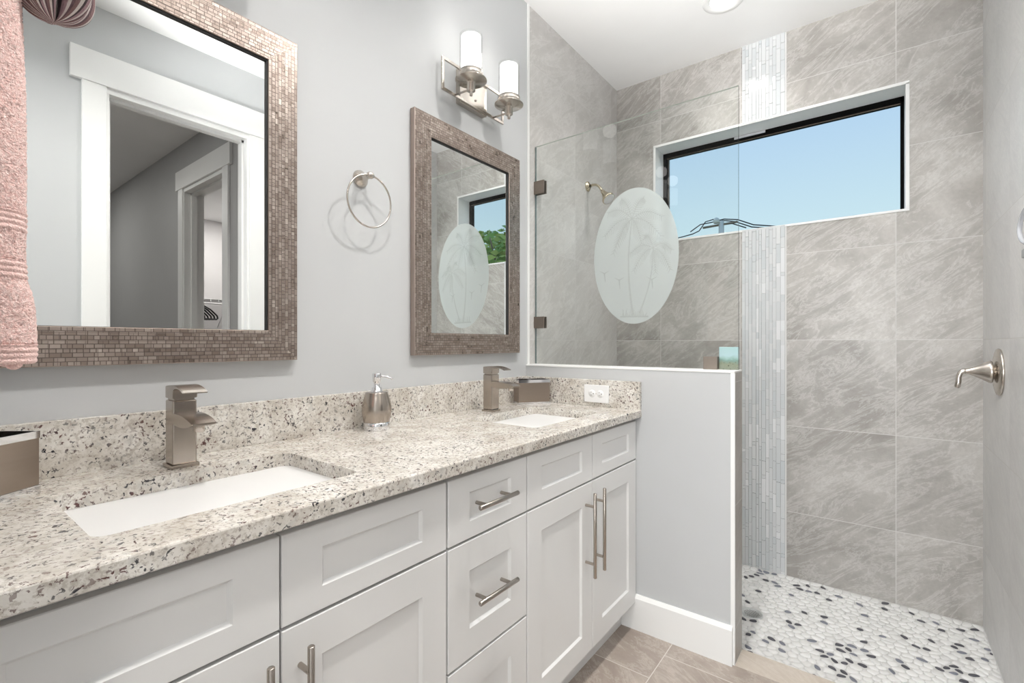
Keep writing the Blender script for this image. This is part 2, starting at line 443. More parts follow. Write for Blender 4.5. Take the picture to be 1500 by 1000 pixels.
# mosaic strip on the back wall
def mosaic():
    bm = bmesh.new(); rnd = random.Random(3)
    x = MX0+.002; cols = []
    while x < MX1-.006:
        w = rnd.choice([.0125, .0155, .0155, .0195]); w = min(w, MX1-.002-x)
        cols.append((x, w)); x += w+.0012
    for x, w in cols:
        z = SF-.01-rnd.random()*.06
        while z < CEIL:
            h = rnd.choice([.018, .035, .055, .075, .075, .10, .13])
            a, b = z, z+h; z = b+.0015
            for (p, q) in ((a, min(b, WZ0-.001)), (max(a, WZ1+.001), min(b, CEIL))):
                if q-p > .004:
                    mi = rnd.choices([0, 1, 2, 3, 4], [6, 6, 6, 2.2, 2])[0]
                    t = .003+rnd.random()*.0022
                    tl = (rnd.random()-.5)*.0045; tx = (rnd.random()-.5)*.0011
                    r = bmesh.ops.create_cube(bm, size=1)
                    for v in r['verts']:
                        fx, fz = v.co.x, v.co.z
                        v.co = Vector((x+w/2+fx*w, YB-t-.0012-tl*fz*min(1, (q-p)/.05)*.55-tx*fx if v.co.y < 0 else YB, (p+q)/2+fz*(q-p)))
                    for f in set(f for v in r['verts'] for f in v.link_faces): f.material_index = mi
    return bm
ms = struct('mosaic_strip', mosaic(), M['mosaic'], wb)
# right wall: shower part tiled, rest painted with the door opening
DY0, DY1, DZ = .655, 1.335, 2.445
struct('wall_right_shower', B(XR, XR+.12, 1.87, YB+.2, -.15, 3.0), M['tile_right_lit'], label='grey stone tiled shower wall with the valve, lit tone in its colour')
bm = bmesh.new()
for y0, y1, z0, z1 in ((-.13, DY0, 0, 3), (DY1, 1.87, 0, 3), (DY0, DY1, DZ, 3)): box(bm, XR+.003, XR+.12, y0, y1, z0, z1)
struct('wall_right', bm, M['wall_paint'])
struct('trim_2', B(XR-.004, XR+.01, 1.858, 1.872, 0, CEIL), M['edge_trim'])
# front wall with the doorway the camera stands in
bm = bmesh.new(); box(bm, -.12, .80, -.13, -.01, 0, 3); box(bm, 1.68, 1.85, -.13, -.01, 0, 3); box(bm, .80, 1.68, -.13, -.01, 2.45, 3)
struct('wall_front', bm, M['wall_paint'])
bm = bmesh.new(); box(bm, -.12, 6.2, -4.2, YB+.2, CEIL, CEIL+.1)
struct('ceiling', bm, M['ceiling_paint'])
bm = bmesh.new(); box(bm, -.12, 6.2, -4.2, YP, -.06, 0); box(bm, XR+.12, 6.2, YP, YB+.2, -.06, 0)
struct('floor', bm, M['tile_floor'], label='beige stone tiled bathroom floor')
struct('trim_3', B(XE-.01, XR, YP, YPE, -.12, .0005), M['tile_threshold'], label='beige stone shower threshold')
# shower floor with pebbles
def poly_clip(poly, nx, ny, c):
    out = []
    for i in range(len(poly)):
        a, b = poly[i], poly[(i+1) % len(poly)]
        da = a[0]*nx+a[1]*ny-c; db = b[0]*nx+b[1]*ny-c
        if da <= 0: out.append(a)
        if (da < 0 < db) or (db < 0 < da):
            t = da/(da-db); out.append((a[0]+(b[0]-a[0])*t, a[1]+(b[1]-a[1])*t))
    return out
DRX, DRY, DRR = .905, 2.40, .047
def pebbles():
    rnd = random.Random(11); bm = bmesh.new()
    box(bm, 0, XR, YPE-.01, YB+.01, SF-.08, SF-.0045, mi=0)
    pts = []; sp_ = .0335; ny = int((YB-YPE)/sp_)+2; nx = int(XR/sp_)+2
    for j in range(-1, ny+1):
        for i in range(-1, nx+1):
            x = (i+(.5 if j % 2 else 0))*sp_*1.08+rnd.uniform(-.012, .012); y = YPE+j*sp_*.9+rnd.uniform(-.010, .010)
            pts.append((x, y))
    P = np.array(pts)
    for i, (x, y) in enumerate(pts):
        if not (-.01 < x < XR+.01 and YPE-.01 < y < YB+.01): continue
        if math.hypot(x-DRX, y-DRY) < DRR+.008: continue
        d = np.hypot(P[:, 0]-x, P[:, 1]-y); idx = np.argsort(d)[1:14]
        poly = [(x-.05, y-.05), (x+.05, y-.05), (x+.05, y+.05), (x-.05, y+.05)]
        for k in idx:
            qx, qy = pts[k]; mx, my = (x+qx)/2, (y+qy)/2; nx_, ny_ = qx-x, qy-y
            poly = poly_clip(poly, nx_, ny_, mx*nx_+my*ny_)
        for nx_, ny_, c in ((-1, 0, -.002), (1, 0, XR-.002), (0, -1, -YPE-.001), (0, 1, YB-.003)): poly = poly_clip(poly, nx_, ny_, c)
        if len(poly) < 3: continue
        cx = sum(p[0] for p in poly)/len(poly); cy = sum(p[1] for p in poly)/len(poly)
        for _ in range(2):
            q = []
            for a in range(len(poly)):
                p0, p1 = poly[a], poly[(a+1) % len(poly)]
                q.append((p0[0]*.75+p1[0]*.25, p0[1]*.75+p1[1]*.25)); q.append((p0[0]*.25+p1[0]*.75, p0[1]*.25+p1[1]*.75))
            poly = q
        dark = rnd.random() < .155
        mi = 1+rnd.choices([0, 1, 2], [5, 3, 2])[0]
        s = .93; sx = sy = 1; th = 0
        if dark:
            mi = 4+(rnd.random() < .35); s = .64; th = rnd.uniform(-.9, .6); sx, sy = 1.25, .72
        def T(p, k, z):
            dx, dy = (p[0]-cx)*s*k, (p[1]-cy)*s*k
            if dark:
                c_, s_ = math.cos(th), math.sin(th)
                u, w = (dx*c_+dy*s_)*sx, (-dx*s_+dy*c_)*sy; dx, dy = u*c_-w*s_, u*s_+w*c_
            return bm.verts.new((cx+dx, cy+dy, z))
        r0 = [T(p, 1, SF-.006) for p in poly]; r1 = [T(p, .97, SF-.0022) for p in poly]; r2 = [T(p, .72, SF-.0002) for p in poly]; n = len(poly)
        for A, Q in ((r0, r1), (r1, r2)):
            for k in range(n):
                f = bm.faces.new((A[k], A[(k+1) % n], Q[(k+1) % n], Q[k])); f.smooth = True; f.material_index = mi
        f = bm.faces.new(r2); f.smooth = True; f.material_index = mi
    return bm
struct('floor_shower', pebbles(), [M['grout']]+M['pebble']+M['pebble_dark'], label='white pebble shower floor with scattered dark stones')
# partition (half wall)
bm = bmesh.new(); box(bm, 0, XE-.012, YP, YPE-.012, -.1, ZP-.008)
struct('wall_partition', bm, M['wall_paint'], label='light grey half wall beside the vanity')
struct('trim_4', B(XE-.012, XE, YP+.004, YPE, -.1, ZP-.007), M['tile_end'], label='grey tiled end of the half wall')
struct('trim_5', B(0, XE-.012, YPE-.012, YPE, -.1, ZP-.008), M['tile_sill'])
bm = bmesh.new(); box(bm, 0, XE, YP-.002, YPE, ZP-.008, ZP, bev=.0015)
struct('trim_6', bm, M['edge_trim'], label='white cap of the half wall')
struct('trim_7', B(XE-.014, XE+.001, YP-.002, YP+.007, 0, ZP-.008, bev=.001), M['edge_trim'])
bm = bmesh.new(); prism(bm, [(YP, 0), (YP-.015, 0), (YP-.015, .130), (YP-.007, .143), (YP, .143)], 'x', .506, XE-.006)
struct('baseboard_partition', bm, M['trim'])

# window
win = sroot('window_1', ((WX0+WX1)/2, YB, WZ0))
bm = bmesh.new(); t = .012
for x0, x1, z0, z1 in ((WX0-.012, WX1+.012, WZ1-.004, WZ1+.010), (WX0-.012, WX1+.012, WZ0-.010, WZ0+.001), (WX0-.012, WX0+.002, WZ0, WZ1), (WX1-.002, WX1+.012, WZ0, WZ1)):
    box(bm, x0, x1, YB-.003, YB+.012, z0, z1)
box(bm, WX0, WX1, YB+.01, YB+.135, WZ1-.004, WZ1); box(bm, WX0, WX1, YB+.01, YB+.135, WZ0, WZ0+.002)
box(bm, WX0, WX0+.002, YB+.01, YB+.135, WZ0, WZ1); box(bm, WX1-.002, WX1, YB+.01, YB+.135, WZ0, WZ1)
obj('window_sill', bm, M['edge_trim'], win)
bm = bmesh.new(); FY = 3.045
for x0, x1, z0, z1 in ((WX0+.002, WX1-.002, WZ1-.030, WZ1-.004), (WX0+.002, WX1-.002, WZ0+.002, WZ0+.026), (WX0+.002, WX0+.020, WZ0, WZ1-.004), (WX1-.016, WX1-.002, WZ0, WZ1-.004)):
    box(bm, x0, x1, FY, FY+.05, z0, z1)
obj('window_frame', bm, M['black_frame'], win)
bm = bmesh.new()
box(bm, WX0+.02, WX1-.016, FY+.012, FY+.016, WZ1-.036, WZ1-.030); box(bm, WX0+.018, WX0+.028, FY+.03, FY+.05, WZ0+.02, WZ1-.03)
obj('glazing_bead', bm, M['bronze_line'], win)
obj('pane', B(WX0+.01, WX1-.01, FY+.03, FY+.034, WZ0+.01, WZ1-.01), M['pane'], win)
obj('window_latch', B(.69, .855, FY-.006, FY, WZ1-.020, WZ1-.006, bev=.001), M['latch'], win)

# hall beyond the side door (seen in the big mirror)
HY = 1.48
bm = bmesh.new()
for x0, x1, z0, z1 in ((XR+.12, 2.45, 0, 3), (3.23, 6.2, 0, 3), (2.45, 3.23, DZ, 3)): box(bm, x0, x1, HY, HY+.14, z0, z1)
struct('wall_hall', bm, M['hall_paint'])
bm = bmesh.new(); box(bm, 6.1, 6.2, -.3, 3.1, 0, 3); box(bm, XR+.12, 6.2, -.42, -.3, 0, 3)
struct('wall_hall_end', bm, M['hall_paint'])
bm = bmesh.new(); box(bm, 5.84, 5.9, HY+.14, 3.11, 0, 3); box(bm, XR+.12, 5.84, 3.02, 3.11, 0, 3); box(bm, XR+.12, XR+.2, HY+.14, 3.02, 0, 3)
struct('wall_closet', bm, M['closet_paint'])
def door_case(name, axis, face, depth, u0, u1, top, sign, lip=.022, hs=.0):
    """casing on a wall: axis = direction of the wall run; face = wall plane; sign = side the casing stands on"""
    r = sroot(name, ((face, (u0+u1)/2, 0) if axis == 'y' else ((u0+u1)/2, face, 0)))
    def bx(bm, u_0, u_1, t0, t1, z0, z1, bev=0):
        a, b = sorted((face+sign*t0, face+sign*t1))
        if axis == 'y': box(bm, a, b, u_0, u_1, z0, z1, bev)
        else: box(bm, u_0, u_1, a, b, z0, z1, bev)
    cw = .095
    bm = bmesh.new(); bx(bm, u0-.012-cw, u0-.012, 0, .017, 0, top+.03, .002); bx(bm, u1+.012, u1+.012+cw, 0, .017, 0, top+.03, .002)
    obj('casing', bm, M['trim'], r)
    bm = bmesh.new(); bx(bm, u0-cw-.055, u1+cw+.055, 0, lip, top+.03, top+.185, .002)
    obj('head_casing', bm, M['trim'], r)
    bm = bmesh.new()
    bx(bm, u0-.012, u0, -depth-.002, .006, 0, top, .001); bx(bm, u1, u1+.012, -depth-.002, .006, 0, top, .001); bx(bm, u0-.012, u1+.012, -depth-.002, .006, top-.012+.012, top+.03, .001)
    # door stop
    bx(bm, u0, u0+.012, -depth*.62, -depth*.32, 0, top); bx(bm, u1-.012, u1, -depth*.62, -depth*.32, 0, top); bx(bm, u0, u1, -depth*.62, -depth*.32, top-.014, top)
    obj('jamb', bm, M['trim'], r)
    return r
door_case('door_1', 'y', XR+.003, .117, DY0+.012, DY1-.012, DZ-.012, -1)
door_case('door_2', 'x', HY, .14, 2.462, 3.218, DZ-.012, -1)
# bedroom behind the camera
bm = bmesh.new(); box(bm, -1.2, 4.2, -4.2, -4.1, 0, 3); box(bm, -1.3, -1.2, -4.2, -.13, 0, 3); box(bm, 3.2, 3.3, -4.2, -.42, 0, 3); box(bm, -1.2, -.12, -.2, -.13, 0, 3)
struct('wall_bedroom', bm, M['wall_paint'])
struct('floor_bedroom', B(-1.2, -.12, -4.2, -.13, -.06, 0), M['tile_floor'])
struct('ceiling_bedroom', B(-1.2, -.12, -4.2, -.13, CEIL, CEIL+.1), M['ceiling_paint'])
struct('floor_outside', B(-40, 60, YB+1.6, 90, -.5, -.4), M['earth'])

# ------------------------------------------------------------------ downlights
def downlight(loc, label, grp=None):
    t = thing('recessed_light', label, 'ceiling light', loc, grp)
    x, y, z = loc
    bm = bmesh.new(); lathe(bm, [(.060, -.0), (.062, -.004), (.090, -.006), (.094, -.003), (.095, .0)], (x, y, z)); obj('trim_ring', bm, M['trim'], t)
    bm = bmesh.new(); lathe(bm, [(0, -.003), (.060, -.003), (.062, -.001)], (x, y, z)); obj('lens', bm, M['lamp_lens'], t)
    return t
dl = downlight((.77, 2.455, CEIL), 'round recessed ceiling light glowing above the shower')
copy_tree(dl, (.95, .45, CEIL), 'added unseen ceiling light nearest the camera above the vanity aisle')
copy_tree(dl, (.95, 1.35, CEIL), 'added unseen ceiling light above the half wall end of the aisle')
copy_tree(dl, (4.55, 2.62, CEIL), 'round recessed light on the closet ceiling, seen in the big mirror')

# ------------------------------------------------------------------ vanity cabinets
FX = .566
def shaker(name, y0, y1, z0, z1, rail, parent, stile=.073):
    """shaker front: frame ring with a bevelled recess and flat panel"""
    bm = bmesh.new(); b = .006; dp = .007
    a = [(y0, z0), (y1, z0), (y1, z1), (y0, z1)]
    i1 = [(y0+stile, z0+rail), (y1-stile, z0+rail), (y1-stile, z1-rail), (y0+stile, z1-rail)]
    i2 = [(y0+stile+b, z0+rail+b), (y1-stile-b, z0+rail+b), (y1-stile-b, z1-rail-b), (y0+stile+b, z1-rail-b)]
    e = .0015
    ab = [(y0+e, z0+e), (y1-e, z0+e), (y1-e, z1-e), (y0+e, z1-e)]
    L = [[bm.verts.new((x, p[0], p[1])) for p in ring] for x, ring in ((FX-.02, a), (FX-e, a), (FX, ab), (FX, i1), (FX-dp, i2))]
    for A, Q in zip(L[:-1], L[1:]):
        for k in range(4): bm.faces.new((A[k], A[(k+1) % 4], Q[(k+1) % 4], Q[k]))
    bm.faces.new(L[-1]); bm.faces.new(L[0][::-1])
    return obj(name, bm, M['cabinet'], parent)
def pull(parent, p, horiz, L, posts):
    bm = bmesh.new(); x, y, z = p; r = .006
    if horiz:
        lathe(bm, [(0, -L/2), (r-.001, -L/2), (r, -L/2+.001), (r, L/2-.001), (r-.001, L/2), (0, L/2)], p, (0, 1, 0), 20)
        for s in (-1, 1): lathe(bm, [(.0048, -.036), (.0048, .0)], (x, y+s*posts/2, z), (1, 0, 0), 14)
    else:
        lathe(bm, [(0, -L/2), (r-.001, -L/2), (r, -L/2+.001), (r, L/2-.001), (r-.001, L/2), (0, L/2)], p, (0, 0, 1), 20)
        for s in (-1, 1): lathe(bm, [(.0048, -.036), (.0048, .0)], (x, y, z+s*posts/2), (1, 0, 0), 14)
    return obj('handle', bm, M['nickel_h'] if horiz else M['nickel_v'], parent)
TOPZ, MIDZ, BOTZ = .862, .7035, .112
def cabinet(y0, y1, label, bottom=None):
    t = thing('vanity_cabinet', label, 'cabinet', (.28, (y0+y1)/2, 0), 'cabinets of the bathroom vanity')
    bm = bmesh.new()
    box(bm, .005, FX-.0205, y0+.0005, y1-.0005, .11, .8785)
    box(bm, .06, .505, y0+.0005, y1-.0005, 0, .11)
    obj('body', bm, M['cabinet_inside'] if False else M['cabinet'], t)
    return t
g = .0018
c1 = cabinet(.0, .786, 'white shaker sink cabinet at the near left end of the vanity')
for a, b in ((0, .3965), (.3965, .785)): shaker('drawer_front', a+g, b-g, MIDZ+.003, TOPZ, .042, c1)
d = shaker('door', 0+g, .3965-g, BOTZ, MIDZ-.003, .073, c1); pull(d, (.602, .3628, .532), False, .287, .195)
d = shaker('door', .3965+g, .785-g, BOTZ, MIDZ-.003, .073, c1); pull(d, (.602, .4299, .532), False, .287, .195)
c2 = cabinet(.787, 1.1045, 'narrow white three drawer cabinet between the two sink cabinets')
for (a, b, r_) in ((MIDZ+.003, TOPZ, .042), (.412, MIDZ-.003, .073), (BOTZ, .406, .073)):
    d = shaker('drawer', .7875+g, 1.1035-g, a, b, r_, c2); pull(d, (.602, .9365, (a+b)/2+.004 if b > .8 else (a+b)/2+.002), True, .153, .098)
c3 = cabinet(1.1055, 1.884, 'white shaker sink cabinet at the far right end against the half wall')
for a, b in ((1.1045, 1.4992), (1.4992, 1.883)): shaker('drawer_front', a+g, b-g, MIDZ+.003, TOPZ, .042, c3)
d = shaker('door', 1.1045+g, 1.4992-g, BOTZ, MIDZ-.003, .073, c3); pull(d, (.602, 1.4494, .532), False, .287, .195)
d = shaker('door', 1.4992+g, 1.883-g, BOTZ, MIDZ-.003, .073, c3); pull(d, (.602, 1.5208, .533), False, .287, .195)

# ------------------------------------------------------------------ countertop with sink cut-outs
CT, CB, CX = .91, .8788, .5883
SX0, SX1 = .180, .484
SINKS = [(.172, .608), (1.268, 1.702)]
def rrect(x0, x1, y0, y1, r, n=6):
    pts = []
    for cx, cy, a0 in ((x1-r, y1-r, 0), (x0+r, y1-r, 90), (x0+r, y0+r, 180), (x1-r, y0+r, 270)):
        for k in range(n+1):
            a = math.radians(a0+90*k/n); pts.append((cx+r*math.cos(a), cy+r*math.sin(a)))
    return pts
ctop = thing('countertop', 'long cream granite worktop with dark speckles over the white cabinets', 'countertop', (.3, .94, CB))
def slab():
    bm = bmesh.new(); Y0, Y1 = -.009, 1.8845
    # x bands: back, middle pieces between sinks, front
    def cell(x0, x1, y0, y1):
        box(bm, x0, x1, y0, y1, CB, CT)
    R = .022
    cuts = []
    # top and bottom faces as polygons with the holes bridged: build by strips
    ys = [Y0, SINKS[0][0], SINKS[0][1], SINKS[1][0], SINKS[1][1], Y1]
    cell(.0, SX0, Y0, Y1)
    cell(SX0, SX1, ys[0], ys[1]); cell(SX0, SX1, ys[2], ys[3]); cell(SX0, SX1, ys[4], ys[5])
    # rounded corner fillets of the holes
    for y0, y1 in SINKS:
        for cx, cy, sx, sy in ((SX0, y0, 1, 1), (SX0, y1, 1, -1), (SX1, y0, -1, 1), (SX1, y1, -1, -1)):
            pts = [(cx, cy)]
            for k in range(7):
                a = PI/2*k/6; pts.append((cx+sx*(R-R*math.sin(a)), cy+sy*(R-R*math.cos(a))))
            prism(bm, pts, 'z', CB, CT)
    # front strip with eased edge
    e = .0035
    prof = [(SX1, CB), (CX-e*.5, CB), (CX, CB+e*.6), (CX, CT-e), (CX-e*.35, CT-e*.3), (CX-e, CT), (SX1, CT)]
    prism(bm, prof, 'y', Y0, Y1)
    return bm
obj('slab', slab(), M['granite'], ctop)
obj('backsplash', B(.0005, .021, -.009, 1.8845, CT, 1.0255, bev=.001), M['granite'], ctop)
obj('side_splash', B(.0215, CX, 1.8645, 1.8845, CT, 1.0255, bev=.001), M['granite'], ctop)
def sink(y0, y1, label):
    t = thing('sink', label, 'sink', (.33, (y0+y1)/2, .75), 'undermount sinks')
    bm = bmesh.new(); o = .006
    layers = [(-.025, CB-.0005), (o*-1, CB-.0005), (.002, CB-.006), (.016, CB-.07), (.045, CB-.115), (.11, CB-.125)]
    rings = []
    for ins, z in layers:
        rings.append([bm.verts.new((x, y, z)) for x, y in rrect(SX0+ins, SX1-ins, y0+ins, y1-ins, max(.028+ins*.3, .02))])
    rings2 = [[bm.verts.new((x, y, z)) for x, y in rrect(SX0+i, SX1-i, y0+i, y1-i, .03)] for i, z in ((-.025, CB-.012), (.0, CB-.02), (.01, CB-.08), (.04, CB-.13), (.10, CB-.138))]
    for RR in (rings, rings2):
        for A, Q in zip(RR[:-1], RR[1:]):
            n = len(A)
            for k in range(n):
                f = bm.faces.new((A[k], A[(k+1) % n], Q[(k+1) % n], Q[k])); f.smooth = True
        bm.faces.new(RR[-1])
    n = len(rings[0])
    for k in range(n): bm.faces.new((rings[0][k], rings[0][(k+1) % n], rings2[0][(k+1) % n], rings2[0][k]))
    obj('basin', bm, M['porcelain'], t)
    bm = bmesh.new(); lathe(bm, [(0, .004), (.016, .004), (.022, .0025), (.024, 0)], (.33, (y0+y1)/2, CB-.125), n=28); obj('drain_plug', bm, M['nickel_light'], t)
    return t
sink(*SINKS[0], 'white rectangular undermount sink at the near left of the granite worktop')
sink(*SINKS[1], 'white rectangular undermount sink at the far end by the half wall')

# ------------------------------------------------------------------ faucets
def faucet(yc, label):
    t = thing('faucet', label, 'faucet', (.12, yc, CT), 'single lever basin faucets')
    x0, x1, w = .096, .142, .0235
    obj('base_plate', B(x0-.004, x1+.004, yc-w-.004, yc+w+.004, CT, CT+.008, bev=.0015), M['nickel_v'], t)
    obj('body', B(x0, x1, yc-w, yc+w, CT+.008, CT+.149, bev=.003), M['nickel_v'], t)
    bm = bmesh.new(); box(bm, x0+.004, x1-.004, yc-w+.004, yc+w-.004, CT+.149, CT+.153)
    obj('collar', bm, M['nickel_v'], t)
    # handle: cap plus arched lever
    bm = bmesh.new()
    top = [(x0, CT+.153), (x1, CT+.153), (x1, CT+.171)]
    prof = [(x0, CT+.153), (x1, CT+.153), (x1, CT+.172)]
    K = 8
    for k in range(K+1):
        u = k/K; prof.append((x1+.004+u*.058, CT+.1745-.0+.003*math.sin(u*PI)-.0075*u*u))
    for k in range(K, -1, -1):
        u = k/K; prof.append((x0+u*(x1+.062-x0), CT+.1795+.004*math.sin(u*PI)-.010*u*u*u))
    prism(bm, prof, 'y', yc-w, yc+w, bev=.0012)
    obj('lever', bm, M['nickel_v'], t)
    # spout: arched wedge
    bm = bmesh.new(); prof = []
    for k in range(K+1):
        u = k/K; prof.append((x1-.004+u*.112, CT+.099-.005*math.sin(u*PI)+.0065*u*u))
    for k in range(K, -1, -1):
        u = k/K; prof.append((x1-.004+u*.112, CT+.121+.004*math.sin(u*PI)-.006*u-.0065*u*u))
    prism(bm, prof, 'y', yc-w, yc+w, bev=.0012)
    sp_ = obj('spout', bm, M['nickel_v'], t)
    bm = bmesh.new(); lathe(bm, [(0, 0), (.0085, 0), (.0105, .001), (.0105, .014)], (x1+.078, yc, CT+.0875), n=24)
    obj('aerator', bm, M['nickel_v'], sp_)
    return t
f1 = faucet(.396, 'brushed nickel square faucet behind the near left sink')
copy_tree(f1, (.12, 1.478, CT), 'brushed nickel square faucet behind the far sink, left of the small metal caddy')

# ------------------------------------------------------------------ soap dispenser
t = thing('soap_dispenser', 'rounded brushed steel soap pump on the worktop against the backsplash', 'soap dispenser', (.088, .945, CT))
bm = bmesh.new(); lathe(bm, [(0, 0), (.038, 0), (.0395, .0015), (.0405, .012), (.0412, .024), (.03, .025)], (.088, .945, CT)); obj('base', bm, M['chrome'], t)
bm = bmesh.new(); pr_ = [(.040, .0245)]
for z, r in ((.03, .0415), (.045, .0452), (.06, .0468), (.075, .0455), (.09, .0425), (.103, .0385), (.112, .0358), (.117, .0350), (.1185, .034), (.119, .03), (.119, 0)): pr_.append((r, z))
lathe(bm, pr_, (.088, .945, CT), n=48); obj('bottle', bm, M['nickel_v'], t)
bm = bmesh.new()
lathe(bm, [(.018, .119), (.018, .1245), (.0155, .1255), (.0155, .133), (.0095, .135), (.0095, .150), (.0125, .152), (.0145, .176), (.013, .179), (0, .179)], (.088, .945, CT), n=28)
tube(bm, [(.088, .945, CT+.171), (.103, .966, CT+.168), (.114, .981, CT+.162), (.117, .985, CT+.157)], [.0036, .0034, .003, .003], 10)
obj('pump', bm, M['chrome'], t)

# ------------------------------------------------------------------ metal caddies
def caddy(corner, dirx, label):
    """corner = front left bottom corner, dirx = direction of the long side seen from the front"""
    L, D, H = .150, .074, .110
    u = Vector((*dirx, 0)).normalized(); w = Vector((u.y, -u.x, 0))      # w points away from the long front
    if w.dot(Vector((1.3564-corner[0], -corner[1], 0))) > 0: w = -w
    cen = Vector((*corner, CT))+u*L/2+w*D/2
    t = thing('metal_caddy', label, 'organizer', (cen.x, cen.y, CT), 'metal countertop caddies')
    Mx = Matrix((( u.x, w.x, 0, cen.x), (u.y, w.y, 0, cen.y), (0, 0, 1, CT), (0, 0, 0, 1)))
    def put(name, bm, m, par=t):
        bmesh.ops.transform(bm, matrix=Mx, verts=bm.verts[:]); return obj(name, bm, m, par)
    def ring(bm, l, d, th, z0, z1, bev=0):
        box(bm, -l/2, l/2, -d/2, -d/2+th, z0, z1, bev); box(bm, -l/2, l/2, d/2-th, d/2, z0, z1, bev)
        box(bm, -l/2, -l/2+th, -d/2+th, d/2-th, z0, z1, bev); box(bm, l/2-th, l/2, -d/2+th, d/2-th, z0, z1, bev)
    bm = bmesh.new(); box(bm, -L/2-.001, L/2+.001, -D/2-.001, D/2+.001, 0, .010, .001); put('base', bm, M['chrome'])
    bm = bmesh.new(); ring(bm, L-.002, D-.002, .003, .010, H-.013); put('panel', bm, M['champagne'])
    bm = bmesh.new(); ring(bm, L, D, .004, H-.013, H); put('rim', bm, M['chrome'])
    bm = bmesh.new(); box(bm, -L/2+.004, L/2-.004, -D/2+.004, D/2-.004, .012, H-.03); put('insert', bm, M['dark'])
    bm = bmesh.new(); box(bm, -.002, .002, -D/2+.004, D/2-.004, H-.03, H-.003); put('divider', bm, M['chrome'])
    return t
caddy((.0975, 1.695), (.0845, .123), 'small bronze metal caddy with chrome rims in the worktop corner by the half wall')
caddy((.105, .171), (.042, -.056), 'bronze metal caddy with chrome rims cut off by the left edge, near the towel')

# ------------------------------------------------------------------ outlet
t = thing('wall_outlet', 'white double socket plate on the granite side splash', 'outlet', (.3934, 1.8645, .964))
obj('plate', B(.3345, .4523, 1.859, 1.8645, .927, 1.003, bev=.002), M['plastic_white'], t)
for s in (-1, 1):
    cx = .3934+s*.0195
    bm = bmesh.new(); lathe(bm, [(0, .0012), (.0158, .0012), (.0165, 0)], (cx, 1.859, .965), (0, -1, 0), 28); rc = obj('receptacle', bm, M['plastic_white'], t)
    bm = bmesh.new(); box(bm, cx-.006, cx-.001, 1.857, 1.8575, .9705, .972); box(bm, cx-.006, cx-.001, 1.857, 1.8575, .958, .9595); lathe(bm, [(0, .0005), (.0022, .0005)], (cx+.007, 1.8578, .965), (0, -1, 0), 12)
    obj('slot', bm, M['dark'], rc)
bm = bmesh.new(); lathe(bm, [(0, .001), (.002, .0008), (.0025, 0)], (.3934, 1.859, .965), (0, -1, 0), 12); obj('screw', bm, M['nickel_light'], t)

# ------------------------------------------------------------------ mirrors
def mirror(y0, y1, z0, z1, label):
    t = thing('mirror', label, 'mirror', (.0, (y0+y1)/2, z0), 'framed vanity mirrors')
    w, th = .083, .026
    bm = bmesh.new()
    o = [(y0, z0), (y1, z0), (y1, z1), (y0, z1)]; i = [(y0+w, z0+w), (y1-w, z0+w), (y1-w, z1-w), (y0+w, z1-w)]
    for k in range(4):
        k2 = (k+1) % 4; mi = 0 if k in (0, 2) else 1
        P = [o[k], o[k2], i[k2], i[k]]
        # miter gap of a hair
        c = Vector((sum(p[0] for p in P)/4, sum(p[1] for p in P)/4))
        e = .0015
        def V(x, p): return bm.verts.new((x, p[0], p[1]))
        b = [V(.002, p) for p in P]
        s1 = [V(th-e, p) for p in P]
        P2 = [(p[0]+(c[0]-p[0])*0.0, p[1]) for p in P]
        def ins(p, q, amt):   # move p towards frame centre line slightly
            return (p[0]+(q[0]-p[0])*amt, p[1]+(q[1]-p[1])*amt)
        T = [ins(P[0], P[3], e/w), ins(P[1], P[2], e/w), ins(P[2], P[1], e/w), ins(P[3], P[0], e/w)]
        tpl = [V(th, p) for p in T]
        f = bm.faces.new(tpl); f.material_index = mi
        for a in (0, 2):
            a2 = (a+1) % 4
            f = bm.faces.new((b[a], b[a2], s1[a2], s1[a])); f.material_index = 2
            f = bm.faces.new((s1[a], s1[a2], tpl[a2], tpl[a])); f.material_index = 2
        bm.faces.new(b)
    obj('frame', bm, [M['frame_y'], M['frame_z'], M['frame_side']], t)
    bm = bmesh.new(); q = .003
    box(bm, .010, .0215, y0+w-q*0, y0+w+q, z0+w, z1-w); box(bm, .010, .0215, y1-w-q, y1-w, z0+w, z1-w); box(bm, .010, .0215, y0+w, y1-w, z1-w-q, z1-w); box(bm, .010, .0155, y0+w, y1-w, z0+w, z0+w+.001)
    obj('inner_lip', bm, M['dark'], t)
    obj('mirror_glass', B(.010, .015, y0+w-.003, y1-w+.003, z0+w-.003, z1-w+.003), M['mirror'], t)
    return t
mirror(.072, .716, 1.137, 2.051, 'large looking mirror in a pewter mosaic frame above the near left sink')
mirror(1.157, 1.801, 1.140, 2.045, 'mirror in a pewter mosaic frame above the far sink, reflecting the shower')

# ------------------------------------------------------------------ towel ring
def towel_ring(loc, label):
    x, y, z = loc
    t = thing('towel_ring', label, 'towel ring', loc, 'satin nickel towel rings')
    bm = bmesh.new(); lathe(bm, [(.027, 0), (.0285, .002), (.0275, .006), (.021, .014), (.013, .026), (.009, .040), (.0085, .050)], (x, y, z), (1, 0, 0), 32)
    obj('mount', bm, M['nickel_light'], t)
    bm = bmesh.new(); lathe(bm, [(0, -.013), (.007, -.0115), (.0105, -.006), (.0115, 0), (.0105, .006), (.007, .0115), (0, .013)], (x+.056, y, z), (0, 1, 0), 24)
    obj('knuckle', bm, M['nickel_light'], t)
    bm = bmesh.new(); R = .083
    tube(bm, [(x+.058-.004*(1-math.cos(a)), y+R*math.sin(a), z-.083+R*math.cos(a)) for a in [2*PI*k/72 for k in range(72)]], .0031, 12, closed=True)
    obj('ring', bm, M['nickel_light'], t)
    return t
